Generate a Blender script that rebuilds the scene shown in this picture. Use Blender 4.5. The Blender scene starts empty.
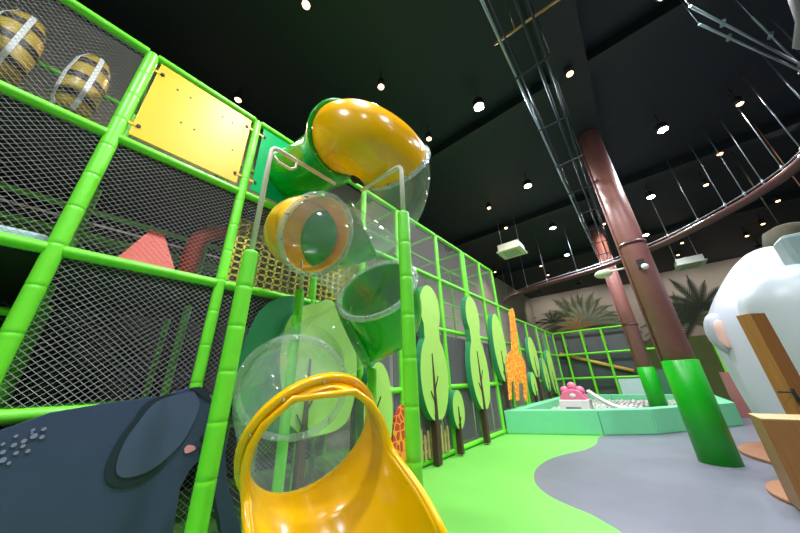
import bpy, math, random
from mathutils import Vector, Matrix
random.seed(7)
PI = math.pi
C = bpy.context.scene.collection

# ------------------------------------------------------------ camera frame
F = 274.0; H = 1.35
fw = Vector((250, 107, F)); up = Vector((-23, -650, F)).normalized()
fw = (fw - up * fw.dot(up)).normalized()
rt = fw.cross(up).normalized()
if rt[0] < 0: rt = -rt
def ray(px, py):
    d = Vector((px - 400, py - 266.5, F)); return Vector((d.dot(rt), d.dot(fw), d.dot(up)))
O = Vector((0, 0, H))
def onX(c, px, py): r = ray(px, py); return O + r * (c / r.x)
def onY(c, px, py): r = ray(px, py); return O + r * (c / r.y)
def onZ(c, px, py): r = ray(px, py); return O + r * ((c - H) / r.z)
def dep(d, px, py): return O + ray(px, py) * (d / F)
R3 = Vector((rt[0], fw[0], up[0])); D3 = Vector((rt[1], fw[1], up[1])); F3 = Vector((rt[2], fw[2], up[2]))
cam = bpy.data.cameras.new('camera'); co = bpy.data.objects.new('camera', cam); C.objects.link(co)
m = Matrix((R3, -D3, -F3)).transposed().to_4x4(); m.translation = O
co.matrix_world = m
cam.lens = F / 800 * 36; cam.sensor_width = 36; cam.clip_start = 0.02; cam.clip_end = 200
bpy.context.scene.camera = co

# ------------------------------------------------------------ materials
def s2l(c): return tuple((v / 12.92 if v <= .04045 else ((v + .055) / 1.055) ** 2.4) for v in c)
def rgb(r, g, b): return s2l((r / 255, g / 255, b / 255)) + (1,)
def mat(name, col, rough=.5, metal=0, col2=None, scale=6, bump=0, bscale=60, spec=.5, coat=0, emit=0):
    m = bpy.data.materials.new(name); m.use_nodes = True
    nt = m.node_tree; b = nt.nodes['Principled BSDF']
    b.inputs['Base Color'].default_value = col; b.inputs['Roughness'].default_value = rough
    b.inputs['Metallic'].default_value = metal; b.inputs['Specular IOR Level'].default_value = spec
    b.inputs['Coat Weight'].default_value = coat
    tc = nt.nodes.new('ShaderNodeTexCoord')
    if col2 is None: col2 = tuple(v * .88 for v in col[:3]) + (1,)
    n = nt.nodes.new('ShaderNodeTexNoise'); n.inputs['Scale'].default_value = scale; n.inputs['Detail'].default_value = 4
    nt.links.new(tc.outputs['Object'], n.inputs['Vector'])
    mx = nt.nodes.new('ShaderNodeMix'); mx.data_type = 'RGBA'
    mx.inputs[6].default_value = col; mx.inputs[7].default_value = col2
    nt.links.new(n.outputs['Fac'], mx.inputs[0]); nt.links.new(mx.outputs[2], b.inputs['Base Color'])
    if bump:
        n2 = nt.nodes.new('ShaderNodeTexNoise'); n2.inputs['Scale'].default_value = bscale
        nt.links.new(tc.outputs['Object'], n2.inputs['Vector'])
        bp = nt.nodes.new('ShaderNodeBump'); bp.inputs['Strength'].default_value = bump; bp.inputs['Distance'].default_value = .01
        nt.links.new(n2.outputs['Fac'], bp.inputs['Height']); nt.links.new(bp.outputs['Normal'], b.inputs['Normal'])
    if emit:
        b.inputs['Emission Color'].default_value = col; b.inputs['Emission Strength'].default_value = emit
    return m
def clear(name, tint, gloss=.05, milk=.06):
    m = bpy.data.materials.new(name); m.use_nodes = True; nt = m.node_tree; nt.nodes.clear()
    out = nt.nodes.new('ShaderNodeOutputMaterial'); t = nt.nodes.new('ShaderNodeBsdfTransparent'); t.inputs[0].default_value = tint
    g = nt.nodes.new('ShaderNodeBsdfGlossy'); g.inputs['Roughness'].default_value = gloss; g.inputs[0].default_value = (1, 1, 1, 1)
    d = nt.nodes.new('ShaderNodeBsdfDiffuse'); d.inputs[0].default_value = (.85, .9, .88, 1)
    lw = nt.nodes.new('ShaderNodeLayerWeight'); lw.inputs[0].default_value = .5
    pw = nt.nodes.new('ShaderNodeMath'); pw.operation = 'POWER'; pw.inputs[1].default_value = 4
    ma = nt.nodes.new('ShaderNodeMath'); ma.operation = 'MULTIPLY_ADD'; ma.inputs[1].default_value = .45; ma.inputs[2].default_value = .05
    nt.links.new(lw.outputs['Facing'], pw.inputs[0]); nt.links.new(pw.outputs[0], ma.inputs[0])
    m1 = nt.nodes.new('ShaderNodeMixShader'); m1.inputs[0].default_value = milk
    m2 = nt.nodes.new('ShaderNodeMixShader')
    nt.links.new(t.outputs[0], m1.inputs[1]); nt.links.new(d.outputs[0], m1.inputs[2])
    nt.links.new(ma.outputs[0], m2.inputs[0]); nt.links.new(m1.outputs[0], m2.inputs[1]); nt.links.new(g.outputs[0], m2.inputs[2])
    nt.links.new(m2.outputs[0], out.inputs[0]); return m
def emitter(name, col, s):
    m = bpy.data.materials.new(name); m.use_nodes = True; nt = m.node_tree; nt.nodes.clear()
    out = nt.nodes.new('ShaderNodeOutputMaterial'); e = nt.nodes.new('ShaderNodeEmission')
    e.inputs[0].default_value = col; e.inputs[1].default_value = s; nt.links.new(e.outputs[0], out.inputs[0]); return m
def spots(name, base, mark, scale, thr=.08, rough=.6):
    m = mat(name, base, rough); nt = m.node_tree; b = nt.nodes['Principled BSDF']
    tc = nt.nodes.new('ShaderNodeTexCoord'); v = nt.nodes.new('ShaderNodeTexVoronoi'); v.feature = 'DISTANCE_TO_EDGE'; v.inputs['Scale'].default_value = scale
    nt.links.new(tc.outputs['Object'], v.inputs['Vector'])
    r = nt.nodes.new('ShaderNodeMath'); r.operation = 'GREATER_THAN'; r.inputs[1].default_value = thr
    nt.links.new(v.outputs['Distance'], r.inputs[0])
    mx = nt.nodes.new('ShaderNodeMix'); mx.data_type = 'RGBA'; mx.inputs[6].default_value = base; mx.inputs[7].default_value = mark
    nt.links.new(r.outputs[0], mx.inputs[0]); nt.links.new(mx.outputs[2], b.inputs['Base Color']); return m
def wood(name, c1, c2, rough=.45):
    m = mat(name, c1, rough); nt = m.node_tree; b = nt.nodes['Principled BSDF']
    tc = nt.nodes.new('ShaderNodeTexCoord'); mp = nt.nodes.new('ShaderNodeMapping'); mp.inputs['Scale'].default_value = (14, 14, 1.2)
    n = nt.nodes.new('ShaderNodeTexNoise'); n.inputs['Scale'].default_value = 2; n.inputs['Detail'].default_value = 6; n.inputs['Distortion'].default_value = 1
    nt.links.new(tc.outputs['Object'], mp.inputs[0]); nt.links.new(mp.outputs[0], n.inputs['Vector'])
    mx = nt.nodes.new('ShaderNodeMix'); mx.data_type = 'RGBA'; mx.inputs[6].default_value = c1; mx.inputs[7].default_value = c2
    nt.links.new(n.outputs['Fac'], mx.inputs[0]); nt.links.new(mx.outputs[2], b.inputs['Base Color']); return m

PAD = mat('pad_green', rgb(120, 226, 50), .4, col2=rgb(106, 214, 44))
NET = mat('net_cord', rgb(176, 166, 172), .7)
NETD = mat('dark_net_cord', rgb(120, 124, 130), .7)
YEL = mat('yellow_plastic', rgb(252, 184, 0), .22, col2=rgb(250, 178, 0), coat=.3)
LYEL = mat('yellow_board', rgb(238, 190, 48), .42, col2=rgb(232, 182, 40), spec=.3)
GRP = mat('green_plastic', rgb(0, 165, 30), .24, col2=rgb(0, 155, 26), coat=.3)
GRB = mat('green_board', rgb(0, 168, 92), .22)
CLR = clear('clear_plastic', (.97, .985, .98, 1), milk=.09)
CLRF = clear('clear_plastic_rim', (.90, .94, .92, 1), .12, .25)
WPIPE = mat('cream_pipe', rgb(222, 214, 196), .4)
STEEL = mat('bolt_steel', rgb(200, 200, 200), .3, metal=1)
BLACK = mat('black_rubber', rgb(22, 22, 24), .6)
PLAT = mat('platform_underside', rgb(26, 34, 30), .8)
LEAF = mat('tree_board_light_green', rgb(170, 216, 100), .5)
LEAFD = mat('tree_board_edge_green', rgb(50, 140, 92), .55)
BARK = mat('tree_board_brown', rgb(70, 48, 36), .6)
SLATE = mat('elephant_slate', rgb(58, 66, 96), .5, col2=rgb(50, 58, 88))
SLATEL = mat('elephant_ear_slate', rgb(70, 78, 108), .5)
SLATED = mat('elephant_line_navy', rgb(28, 38, 54), .5)
SPOT = mat('elephant_freckle_lilac', rgb(138, 132, 160), .5)
PINK = mat('pink_paint', rgb(240, 150, 165), .5)
ORG = mat('orange_foam', rgb(240, 66, 10), .5)
GIR = spots('giraffe_orange', rgb(250, 190, 60), rgb(240, 120, 20), 7)
GIRR = spots('giraffe_red', rgb(250, 150, 40), rgb(196, 60, 36), 9)
COLB = mat('column_brown_paint', rgb(158, 104, 98), .45, col2=rgb(146, 94, 90))
COLG = mat('column_wrap_green', rgb(14, 168, 26), .35, col2=rgb(10, 156, 22))
FGRN = mat('floor_mat_green', rgb(112, 190, 78), .5, col2=rgb(103, 180, 70), scale=2, bump=.1, bscale=200)
FGRY = mat('floor_mat_grey', rgb(116, 116, 128), .4, col2=rgb(100, 100, 114), scale=2.2, bump=.1, bscale=200)
PITG = mat('pit_mint_vinyl', rgb(122, 210, 158), .45, col2=rgb(110, 200, 148))
CEIL = mat('ceiling_black_flare_blue', rgb(11, 21, 37), .6, col2=rgb(8, 15, 28), scale=.6)  # black ceiling, with the blue glow of lens flare put into its colour
DUCT = mat('ceiling_beam_grey', rgb(18, 26, 34), .6)
TRUSS = mat('dark_conduit', rgb(44, 50, 62), .4, metal=.3)
ROD = mat('galvanised_rod', rgb(150, 160, 172), .35, metal=.7)
RINGM = mat('brown_ring_paint', rgb(84, 46, 50), .35)
WALLM = mat('wall_beige', rgb(190, 178, 168), .8, col2=rgb(172, 160, 152), scale=1)
WALLD = mat('wall_grey', rgb(96, 96, 100), .8)
PALM = mat('mural_palm_green', rgb(74, 92, 62), .8, col2=rgb(108, 112, 80), scale=5)
PALMD = mat('mural_palm_dark', rgb(48, 62, 48), .8)
PALMY = mat('mural_palm_ochre', rgb(176, 146, 92), .8)
HEDGE = mat('mural_meadow_green', rgb(110, 128, 72), .8, col2=rgb(88, 108, 64), scale=2)
WHT = mat('white_gloss_shell', rgb(182, 184, 198), .35, col2=rgb(174, 178, 192), scale=1)
WHG = mat('grey_white_shell', rgb(172, 178, 184), .4, col2=rgb(164, 172, 178), scale=1)
TEAL = mat('grey_teal_shell', rgb(128, 148, 148), .4)
OAK = wood('oak_veneer', rgb(150, 102, 52), rgb(116, 76, 34))
OAKD = wood('oak_base', rgb(168, 116, 84), rgb(146, 98, 70))
ACW = mat('ac_white', rgb(226, 226, 220), .5)
ACG = mat('ac_grille', rgb(206, 214, 176), .5)
BALLS = mat('ball_grey_green', rgb(168, 184, 168), .4)
TOYP = mat('toy_pink', rgb(236, 120, 160), .4); TOYW = mat('toy_white', rgb(236, 228, 232), .4)
TAN = mat('picket_tan', rgb(196, 170, 110), .6)
DARKP = mat('dark_panel', rgb(70, 76, 78), .6)
PALEB = mat('pale_blue_board', rgb(196, 222, 222), .4)
BEEB = mat('bee_brown', rgb(46, 32, 24), .5); BEEY = mat('bee_yellow', rgb(200, 168, 56), .4)
STRAPW = mat('white_strap', rgb(235, 235, 235), .5)

# ------------------------------------------------------------ mesh helper
class MB:
    def __init__(s): s.v = []; s.f = []; s.mi = []; s.sm = []
    def add(s, vs, fs, mi=0, sm=False):
        b = len(s.v); s.v += [tuple(v) for v in vs]; s.f += [tuple(i + b for i in f) for f in fs]
        s.mi += [mi] * len(fs); s.sm += [sm] * len(fs)
    def box(s, a, b, mi=0, mtx=None):
        (x0, y0, z0), (x1, y1, z1) = a, b
        vs = [(x0, y0, z0), (x1, y0, z0), (x1, y1, z0), (x0, y1, z0), (x0, y0, z1), (x1, y0, z1), (x1, y1, z1), (x0, y1, z1)]
        if mtx: vs = [mtx @ Vector(v) for v in vs]
        s.add(vs, [(0, 3, 2, 1), (4, 5, 6, 7), (0, 1, 5, 4), (1, 2, 6, 5), (2, 3, 7, 6), (3, 0, 4, 7)], mi)
    def lathe(s, p0, p1, prof, n=14, mi=0, caps=True, sm=True):   # prof: (t along metres, radius)
        p0 = Vector(p0); p1 = Vector(p1); d = (p1 - p0).normalized(); a = d.orthogonal().normalized(); b = d.cross(a)
        vs = []; fs = []
        for t, r in prof:
            for k in range(n):
                an = 2 * PI * k / n; vs.append(p0 + d * t + (a * math.cos(an) + b * math.sin(an)) * r)
        for i in range(len(prof) - 1):
            for k in range(n):
                k2 = (k + 1) % n; fs.append((i * n + k, i * n + k2, (i + 1) * n + k2, (i + 1) * n + k))
        s.add(vs, fs, mi, sm)
        if caps:
            q = (len(prof) - 1) * n
            s.add([vs[k] for k in range(n)], [tuple(range(n))[::-1]], mi)
            s.add([vs[q + k] for k in range(n)], [tuple(range(n))], mi)
    def rod(s, p0, p1, r, n=10, mi=0):
        L = (Vector(p1) - Vector(p0)).length; s.lathe(p0, p1, [(0, r), (L, r)], n, mi)
    def pad(s, p0, p1, r, n=14, seg=.34, mi=0):
        L = (Vector(p1) - Vector(p0)).length; k = max(1, round(L / seg)); g = L / k; pr = [(0, r * .9), (.008, r), (.03, r)]
        for i in range(1, k):
            pr += [(i * g - .03, r), (i * g - .005, r), (i * g, r * .94), (i * g + .005, r), (i * g + .03, r)]
        pr += [(L - .03, r), (L - .008, r), (L, r * .9)]; s.lathe(p0, p1, pr, n, mi)
    def path(s, pts, r, n=8, mi=0, closed=False, caps=True, asp=1):
        pts = [Vector(p) for p in pts]; N = len(pts); vs = []; fs = []
        fr = frames(pts, closed)
        for p, (t, a, b) in zip(pts, fr):
            for k in range(n):
                an = 2 * PI * k / n; vs.append(p + a * math.cos(an) * r + b * math.sin(an) * r * asp)
        M = N if closed else N - 1
        for i in range(M):
            j = (i + 1) % N
            for k in range(n):
                k2 = (k + 1) % n; fs.append((i * n + k, i * n + k2, j * n + k2, j * n + k))
        s.add(vs, fs, mi, True)
        if caps and not closed:
            s.add(vs[:n], [tuple(range(n))[::-1]], mi); s.add(vs[-n:], [tuple(range(n))], mi)
    def prism(s, poly, axis, lo, hi, mi=0, side=None):   # poly in the other two coords
        def P(u, v, w):
            return {'x': (w, u, v), 'y': (u, w, v), 'z': (u, v, w)}[axis]
        n = len(poly); vs = [P(u, v, lo) for u, v in poly] + [P(u, v, hi) for u, v in poly]
        from mathutils.geometry import tessellate_polygon
        tri = tessellate_polygon([[Vector((u, v, 0)) for u, v in poly]])
        s.add(vs, [tuple(t) for t in tri], mi); s.add(vs, [tuple(n + i for i in t) for t in tri], mi)
        s.add(vs, [(i, (i + 1) % n, n + (i + 1) % n, n + i) for i in range(n)], mi if side is None else side)
    def ball(s, c, rx, ry=None, rz=None, n=16, m=10, mi=0):
        ry = ry or rx; rz = rz or rx; vs = []; fs = []
        for i in range(m + 1):
            ph = PI * i / m
            for k in range(n):
                an = 2 * PI * k / n
                vs.append((c[0] + rx * math.sin(ph) * math.cos(an), c[1] + ry * math.sin(ph) * math.sin(an), c[2] + rz * math.cos(ph)))
        for i in range(m):
            for k in range(n):
                k2 = (k + 1) % n; fs.append((i * n + k, i * n + k2, (i + 1) * n + k2, (i + 1) * n + k))
        s.add(vs, fs, mi, True)
    def build(s, name, mats, parent=None, loc=None, bevel=0, merge=False):
        if not isinstance(mats, (list, tuple)): mats = [mats]
        me = bpy.data.meshes.new(name)
        pl = Vector(loc) if loc is not None else (Vector(parent['_o']) if parent and '_o' in parent else None)
        off = loc if loc is not None else (OR.get(parent.name) if parent else (0, 0, 0))
        off = Vector(off or (0, 0, 0))
        me.from_pydata([tuple(Vector(v) - off) for v in s.v], [], s.f)
        for m in mats: me.materials.append(m)
        me.polygons.foreach_set('material_index', s.mi); me.polygons.foreach_set('use_smooth', s.sm)
        import bmesh
        bm = bmesh.new(); bm.from_mesh(me); bmesh.ops.remove_doubles(bm, verts=bm.verts, dist=1e-5)
        bmesh.ops.recalc_face_normals(bm, faces=bm.faces); bm.to_mesh(me); bm.free()
        o = bpy.data.objects.new(name, me); C.objects.link(o)
        if parent: o.parent = parent; OR[o.name] = tuple(off)
        else: o.location = off; OR[o.name] = tuple(off)
        if bevel:
            md = o.modifiers.new('bevel', 'BEVEL'); md.width = bevel; md.segments = 2; md.limit_method = 'ANGLE'
        return o
OR = {}
def frames(pts, closed=False):
    N = len(pts); T = []
    for i in range(N):
        if closed: t = pts[(i + 1) % N] - pts[i - 1]
        else: t = pts[min(i + 1, N - 1)] - pts[max(i - 1, 0)]
        T.append(t.normalized())
    a = Vector((0, 0, 1)) if abs(T[0].z) < .9 else Vector((1, 0, 0))
    a = (a - T[0] * a.dot(T[0])).normalized(); out = []
    for t in T:
        a = (a - t * a.dot(t)).normalized(); out.append((t, a, t.cross(a)))
    return out
def tag(o, label, cat=None, group=None, kind=None):
    if label: o['label'] = label
    if cat: o['category'] = cat
    if group: o['group'] = group
    if kind: o['kind'] = kind
    return o
def empty(name, loc, label, cat, group=None):
    o = bpy.data.objects.new(name, None); C.objects.link(o); o.location = loc; OR[o.name] = tuple(loc)
    o.empty_display_size = .1
    return tag(o, label, cat, group)
def struct(mb, name, m): return tag(mb.build(name, m), None, kind='structure')
def box1(a, b): q = MB(); q.box(a, b); return q

# ------------------------------------------------------------ setting
X0, X1, Y0, Y1, ZC = -5.9, 10.0, -4.0, 24.0, 7.4
# floor: green mat and grey mat meeting along an S curve
curve = [(-1.2, 9.1)] + [tuple(onZ(0, *p).xy) for p in ((598, 438), (596, 444), (584, 450), (566, 454), (550, 459), (539, 466), (534, 474), (536, 484), (548, 495), (568, 505), (590, 514), (606, 523), (622, 533))] + [ (-.48, 3.5), (-.4, 3.0), (-.5, 2.2), (-.3, 1.2), (.3, 0), (.8, -2), (1, Y0)]
def smooth(pts, k=5):
    P = [Vector(p) for p in pts]; out = []
    for i in range(len(P) - 1):
        p0 = P[max(i - 1, 0)]; p1 = P[i]; p2 = P[i + 1]; p3 = P[min(i + 2, len(P) - 1)]
        for j in range(k):
            t = j / k
            out.append(.5 * ((2 * p1) + (p2 - p0) * t + (2 * p0 - 5 * p1 + 4 * p2 - p3) * t * t + (3 * p1 - p0 - 3 * p2 + p3) * t ** 3))
    out.append(P[-1]); return out
cv = [tuple(p) for p in smooth(curve)]
q = MB(); q.prism([(X0, Y0), (X0, Y1), (cv[0][0], Y1)] + cv, 'z', -.06, 0); struct(q, 'floor', [FGRN])
q = MB(); q.prism([(X1, Y0), (X1, Y1), (cv[0][0], Y1)] + cv, 'z', -.06, 0); struct(q, 'floor', [FGRY])
struct(box1((X0, Y0, ZC), (X1, Y1, ZC + .1)), 'ceiling', CEIL)
struct(box1((X0 - .1, Y0, 0), (X0, Y1, ZC)), 'wall_left', WALLM)
struct(box1((X1, Y0, 0), (X1 + .1, Y1, ZC)), 'wall_right', WALLD)
struct(box1((X0, Y1, 0), (X1, Y1 + .1, ZC)), 'wall_back', WALLM)
struct(box1((X0, Y0 - .1, 0), (X1, Y0, ZC)), 'wall_front', WALLD)
# ceiling beams
for i, (a, b) in enumerate([((.1, 0, 7.05), (.75, 23.9, ZC)), ((X0, 5.2, 7.15), (X1, 5.5, ZC)), ((X0, 10.6, 7.15), (X1, 10.9, ZC)), ((X0, 16, 7.15), (X1, 16.3, ZC))]):
    struct(box1(a, b), 'trim_%d' % (i + 1), DUCT)

# mural on the back wall: palms painted on a board
mur = empty('palm_mural', (0, Y1 - .02, 0), 'painted mural of green palm crowns and meadow along the beige far wall', 'mural')
q = MB(); q.box((-5.8, Y1 - .03, 0), (9.8, Y1 - .005, 3.3)); q.build('meadow', HEDGE, mur)
def frond_crown(cx, cz, R, n, spread, m, y):
    q = MB()
    for i in range(n):
        a = -spread / 2 + spread * i / (n - 1) + random.uniform(-.05, .05)
        L = R * random.uniform(.8, 1.05); pts = []
        for k in range(17):
            t = k / 16; x = cx + math.sin(a) * L * t + math.sin(a) * .05 * L * t * t; z = cz + math.cos(a) * L * t - L * .32 * t * t * abs(math.sin(a)) - L * .12 * t * t
            pts.append((x, z))
        for k in range(1, 17):
            (x0, z0), (x1, z1) = pts[k - 1], pts[k]; dx, dz = x1 - x0, z1 - z0; l = math.hypot(dx, dz); nx, nz = -dz / l, dx / l
            q.prism([(x0 - nx * .02, z0 - nz * .02), (x1 - nx * .02, z1 - nz * .02), (x1 + nx * .02, z1 + nz * .02), (x0 + nx * .02, z0 + nz * .02)], 'y', y - .012, y)
            for sg in (-1, 1):
                ll = L * .17 * math.sin(PI * min(1, .12 + k / 18)); ex = x0 + nx * sg * ll * .55 + dx / l * ll * .9; ez = z0 + nz * sg * ll * .55 + dz / l * ll * .9
                q.prism([(x0, z0), (x1, z1), (ex, ez)], 'y', y - .01, y)
    return q.build('palm_crown', m, mur)
for px, py, Rp, n, sp, mm, k in [(581, 325, 3.3, 22, 3.6, PALM, 0), (588, 325, 2.4, 12, 2.6, mat('mural_palm_pale', rgb(150, 158, 136), .8), 1), (578, 330, 1.6, 8, 2.2, PALMY, 2), (528, 327, 1.5, 8, 3.0, PALMD, 0), (553, 322, 1.2, 7, 2.6, PALMD, 1), (512, 306, 1.6, 8, 3.4, PALMD, 2), (702, 308, 2.6, 15, 4.6, PALMD, 2), (684, 322, 2.2, 13, 3.4, PALM, 0)]:
    p = onY(Y1, px, py); frond_crown(p.x, p.z, Rp, n, sp, mm, Y1 - .032 - .014 * k)

# ------------------------------------------------------------ play frame
WX = -3.366; PR = .052
LV = [.06, 1.22, 2.42, 3.66, 4.92]
PY = [-2.6, -1.43, -.27, .92, 2.08, 3.02, 4.0, 5.57, 7.05, 8.13, 9.2, 10.38]
frame = empty('playground_frame', (WX, 3, 0), 'tall green padded climbing frame with nets standing along the left wall', 'climbing frame')
XB = [-4.45, -5.5]
for i, y in enumerate(PY):
    top = LV[4] if i < 11 else LV[3]
    r = .058 if i in (2, 8) else PR
    q = MB(); q.pad((WX, y, 0), (WX, y, top), r); q.build('post', PAD, frame)
    if i == 8:
        q = MB(); q.pad((WX, y - .13, 0), (WX, y - .13, top), PR); q.build('post', PAD, frame)
for i in range(len(PY) - 1):
    ya, yb = PY[i], PY[i + 1]
    for k, z in enumerate(LV):
        if z > 4 and i >= 10: continue
        q = MB(); q.pad((WX, ya + .04, z), (WX, yb - .04, z), .048); q.build('rail', PAD, frame)
# inner posts and rails
for x in XB:
    for i in (0, 1, 2, 3, 4, 5, 6, 7, 9, 10):
        q = MB(); q.pad((x, PY[i], 0), (x, PY[i], LV[4]), .042, n=8); q.build('post', PAD, frame)
for z in (2.0, 1.75, 1.5):
    q = MB(); q.pad((XB[0] + .5, -2.6, z), (XB[0] + .5, -.33, z), .035, n=8); q.build('rail', PAD, frame)
for x in XB:
    for z in (.9, 1.22, 2.42, 3.0, 3.3, 3.66, 4.92):
        for a, b in ((-2.6, 2.08), (2.08, 10.38)):
            if z in (3.0, 3.3, .9) and a > 2: continue
            q = MB(); q.pad((x, a, z), (x, b, z), .036, n=8); q.build('rail', PAD, frame)
for i in (1, 2, 3, 4, 6, 7, 8, 9, 10):
    q = MB(); q.pad((WX - .05, PY[i], 4.92), (XB[1], PY[i], 4.92), .036, n=8); q.build('rail', PAD, frame)
# decks
for z, a, b in ((2.37, -2.6, 2.6), (3.60, -2.6, 2.6), (1.12, .95, 3.0)):
    q = MB(); q.box((XB[1], a, z), (WX - .07, b, z + .07)); tag(q.build('deck', PLAT, frame), 'dark foam deck between net levels')
# nets
def net(mb, y0, y1, z0, z1, x, dy=.056, dz=.05, w=.0017):
    W = y1 - y0; Hh = z1 - z0; sl = dz / dy
    for sg in (1, -1):
        c = -Hh / sl if sg == 1 else 0
        end = W if sg == 1 else W + Hh / sl
        c = math.floor(c / dy) * dy
        while c < end:
            # u = c + sg*v/sl
            pts = []
            v0, v1 = 0, Hh
            u0, u1 = c, c + sg * Hh / sl
            # clip to 0..W
            def cl(u0, v0, u1, v1):
                t0, t1 = 0, 1; du = u1 - u0
                for b, sgn in ((0, 1), (W, -1)):
                    if abs(du) < 1e-9: continue
                    t = (b - u0) / du
                    if (du * sgn) > 0: t0 = max(t0, t)
                    else: t1 = min(t1, t)
                return t0, t1
            t0, t1 = cl(u0, v0, u1, v1)
            if t1 - t0 > .01:
                a = Vector((x, y0 + u0 + (u1 - u0) * t0, z0 + Hh * t0)); b = Vector((x, y0 + u0 + (u1 - u0) * t1, z0 + Hh * t1))
                d = (b - a).normalized(); nrm = Vector((0, -d.z, d.y)) * w; ex = Vector((w, 0, 0))
                vs = [a + nrm, a + ex, a - nrm, a - ex, b + nrm, b + ex, b - nrm, b - ex]
                mb.add(vs, [(0, 1, 5, 4), (1, 2, 6, 5), (2, 3, 7, 6), (3, 0, 4, 7)])
            c += dy
for i in range(len(PY) - 1):
    for k in range(4):
        if k == 3 and i in (3, 4, 10): continue
        if k == 1 and i <= 1: continue
        if k == 2 and False: continue
        if k == 3 and i == 3: continue
        y0, y1 = PY[i] + .05, PY[i + 1] - .05
        q = MB(); f = 1 if i < 7 else 1.6
        net(q, y0, y1, LV[k] + .045, LV[k + 1] - .045, WX, .056 * f, .05 * f, .0017 * (1 if i < 5 else 1.5))
        q.build('net_panel', NET, frame)
# inner nets, behind
for a, b in ((-2.6, 2.08), (2.08, 5.57), (5.57, 10.38)):
    q = MB(); net(q, a, b, 3.7, 4.88, XB[0], .075, .07, .002); q.build('net_panel', NETD, frame)
    q = MB(); net(q, a, b, .1, 3.6, XB[1] + .02, .08, .075, .003); q.build('net_panel', NETD, frame)
# solid dark panels behind the lower bays beyond the slide
for i in range(5, 10):
    q = MB(); q.box((WX - .25, PY[i] + .06, .1), (WX - .22, PY[i + 1] - .06, 2.36)); tag(q.build('backing_panel', DARKP, frame), 'dark grey mesh backing panel')
q = MB(); q.box((XB[1] - .12, -2.6, .02), (XB[1] - .08, 4.0, 3.6)); tag(q.build('backing_panel', BLACK, frame), 'black sheet added behind the near bays to darken the interior')  # added sheet: hides the lit wall so the near interior stays dark
# yellow board
def board(y0, y1, z0, z1, m, name, label):
    q = MB(); q.box((WX + .015, y0, z0), (WX + .03, y1, z1)); o = q.build(name, m, frame, bevel=.004); tag(o, label); return o
yb = board(PY[3 - 1] + .085, PY[3] - .085, LV[3] + .085, LV[4] - .07, LYEL, 'board', 'glossy yellow board with clips')
for y, z in ((PY[2] + .10, LV[4] - .22), (PY[2] + .10, LV[3] + .22), (PY[3] - .1, LV[4] - .22), (PY[3] - .1, LV[3] + .22)):
    q = MB(); q.box((WX + .028, y - .05 if y < .3 else y, z - .015), (WX + .036, y if y < .3 else y + .05, z + .015)); q.build('clip', LYEL, yb)
for y, z in ((PY[2] + .13, LV[4] - .22), (PY[2] + .13, LV[3] + .22), (PY[3] - .13, LV[4] - .22), (PY[3] - .13, LV[3] + .22)):
    q = MB(); q.rod((WX + .03, y, z), (WX + .046, y, z), .018); q.build('bolt', BLACK, yb)
for y, z in ((.02, 4.62), (.15, 4.62), (.15, 4.2), (.28, 4.2), (.5, 4.62), (.62, 4.62), (.7, 4.2)):
    q = MB(); q.rod((WX + .03, y, z), (WX + .034, y, z), .011); q.build('bolt', BLACK, yb)
gb = board(PY[3] + .085, PY[4] - .02, LV[3] + .085, LV[4] - .07, GRB, 'board', 'teal green board holding the tube slide entrance')
for y, z in ((PY[3] + .12, LV[4] - .22), (PY[3] + .12, LV[3] + .22)):
    q = MB(); q.rod((WX + .03, y, z), (WX + .046, y, z), .018); q.build('bolt', BLACK, gb)
for y, z in ((PY[3] + .10, LV[4] - .22), (PY[3] + .10, LV[3] + .22)):
    q = MB(); q.box((WX + .028, y - .06, z - .015), (WX + .036, y, z + .015)); q.build('clip', LYEL, gb)
# perforated yellow panel behind net
def perf(x, y0, y1, z0, z1):
    q = MB(); dy = .11; w = .08
    n = int((y1 - y0) / dy); mz = int((z1 - z0) / .09)
    for i in range(n + 1): q.box((x, y0 + i * dy - w / 2, z0), (x + .012, y0 + i * dy + w / 2, z1))
    for j in range(mz + 1): q.box((x, y0, z0 + j * .09 - .033), (x + .012, y1, z0 + j * .09 + .033))
    return q
tag(perf(-3.62, 1.0, 3.4, 2.42, 3.45).build('perforated_panel', mat('perforated_yellow', rgb(240, 215, 30), .5), frame), 'yellow perforated screen behind the net')

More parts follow.
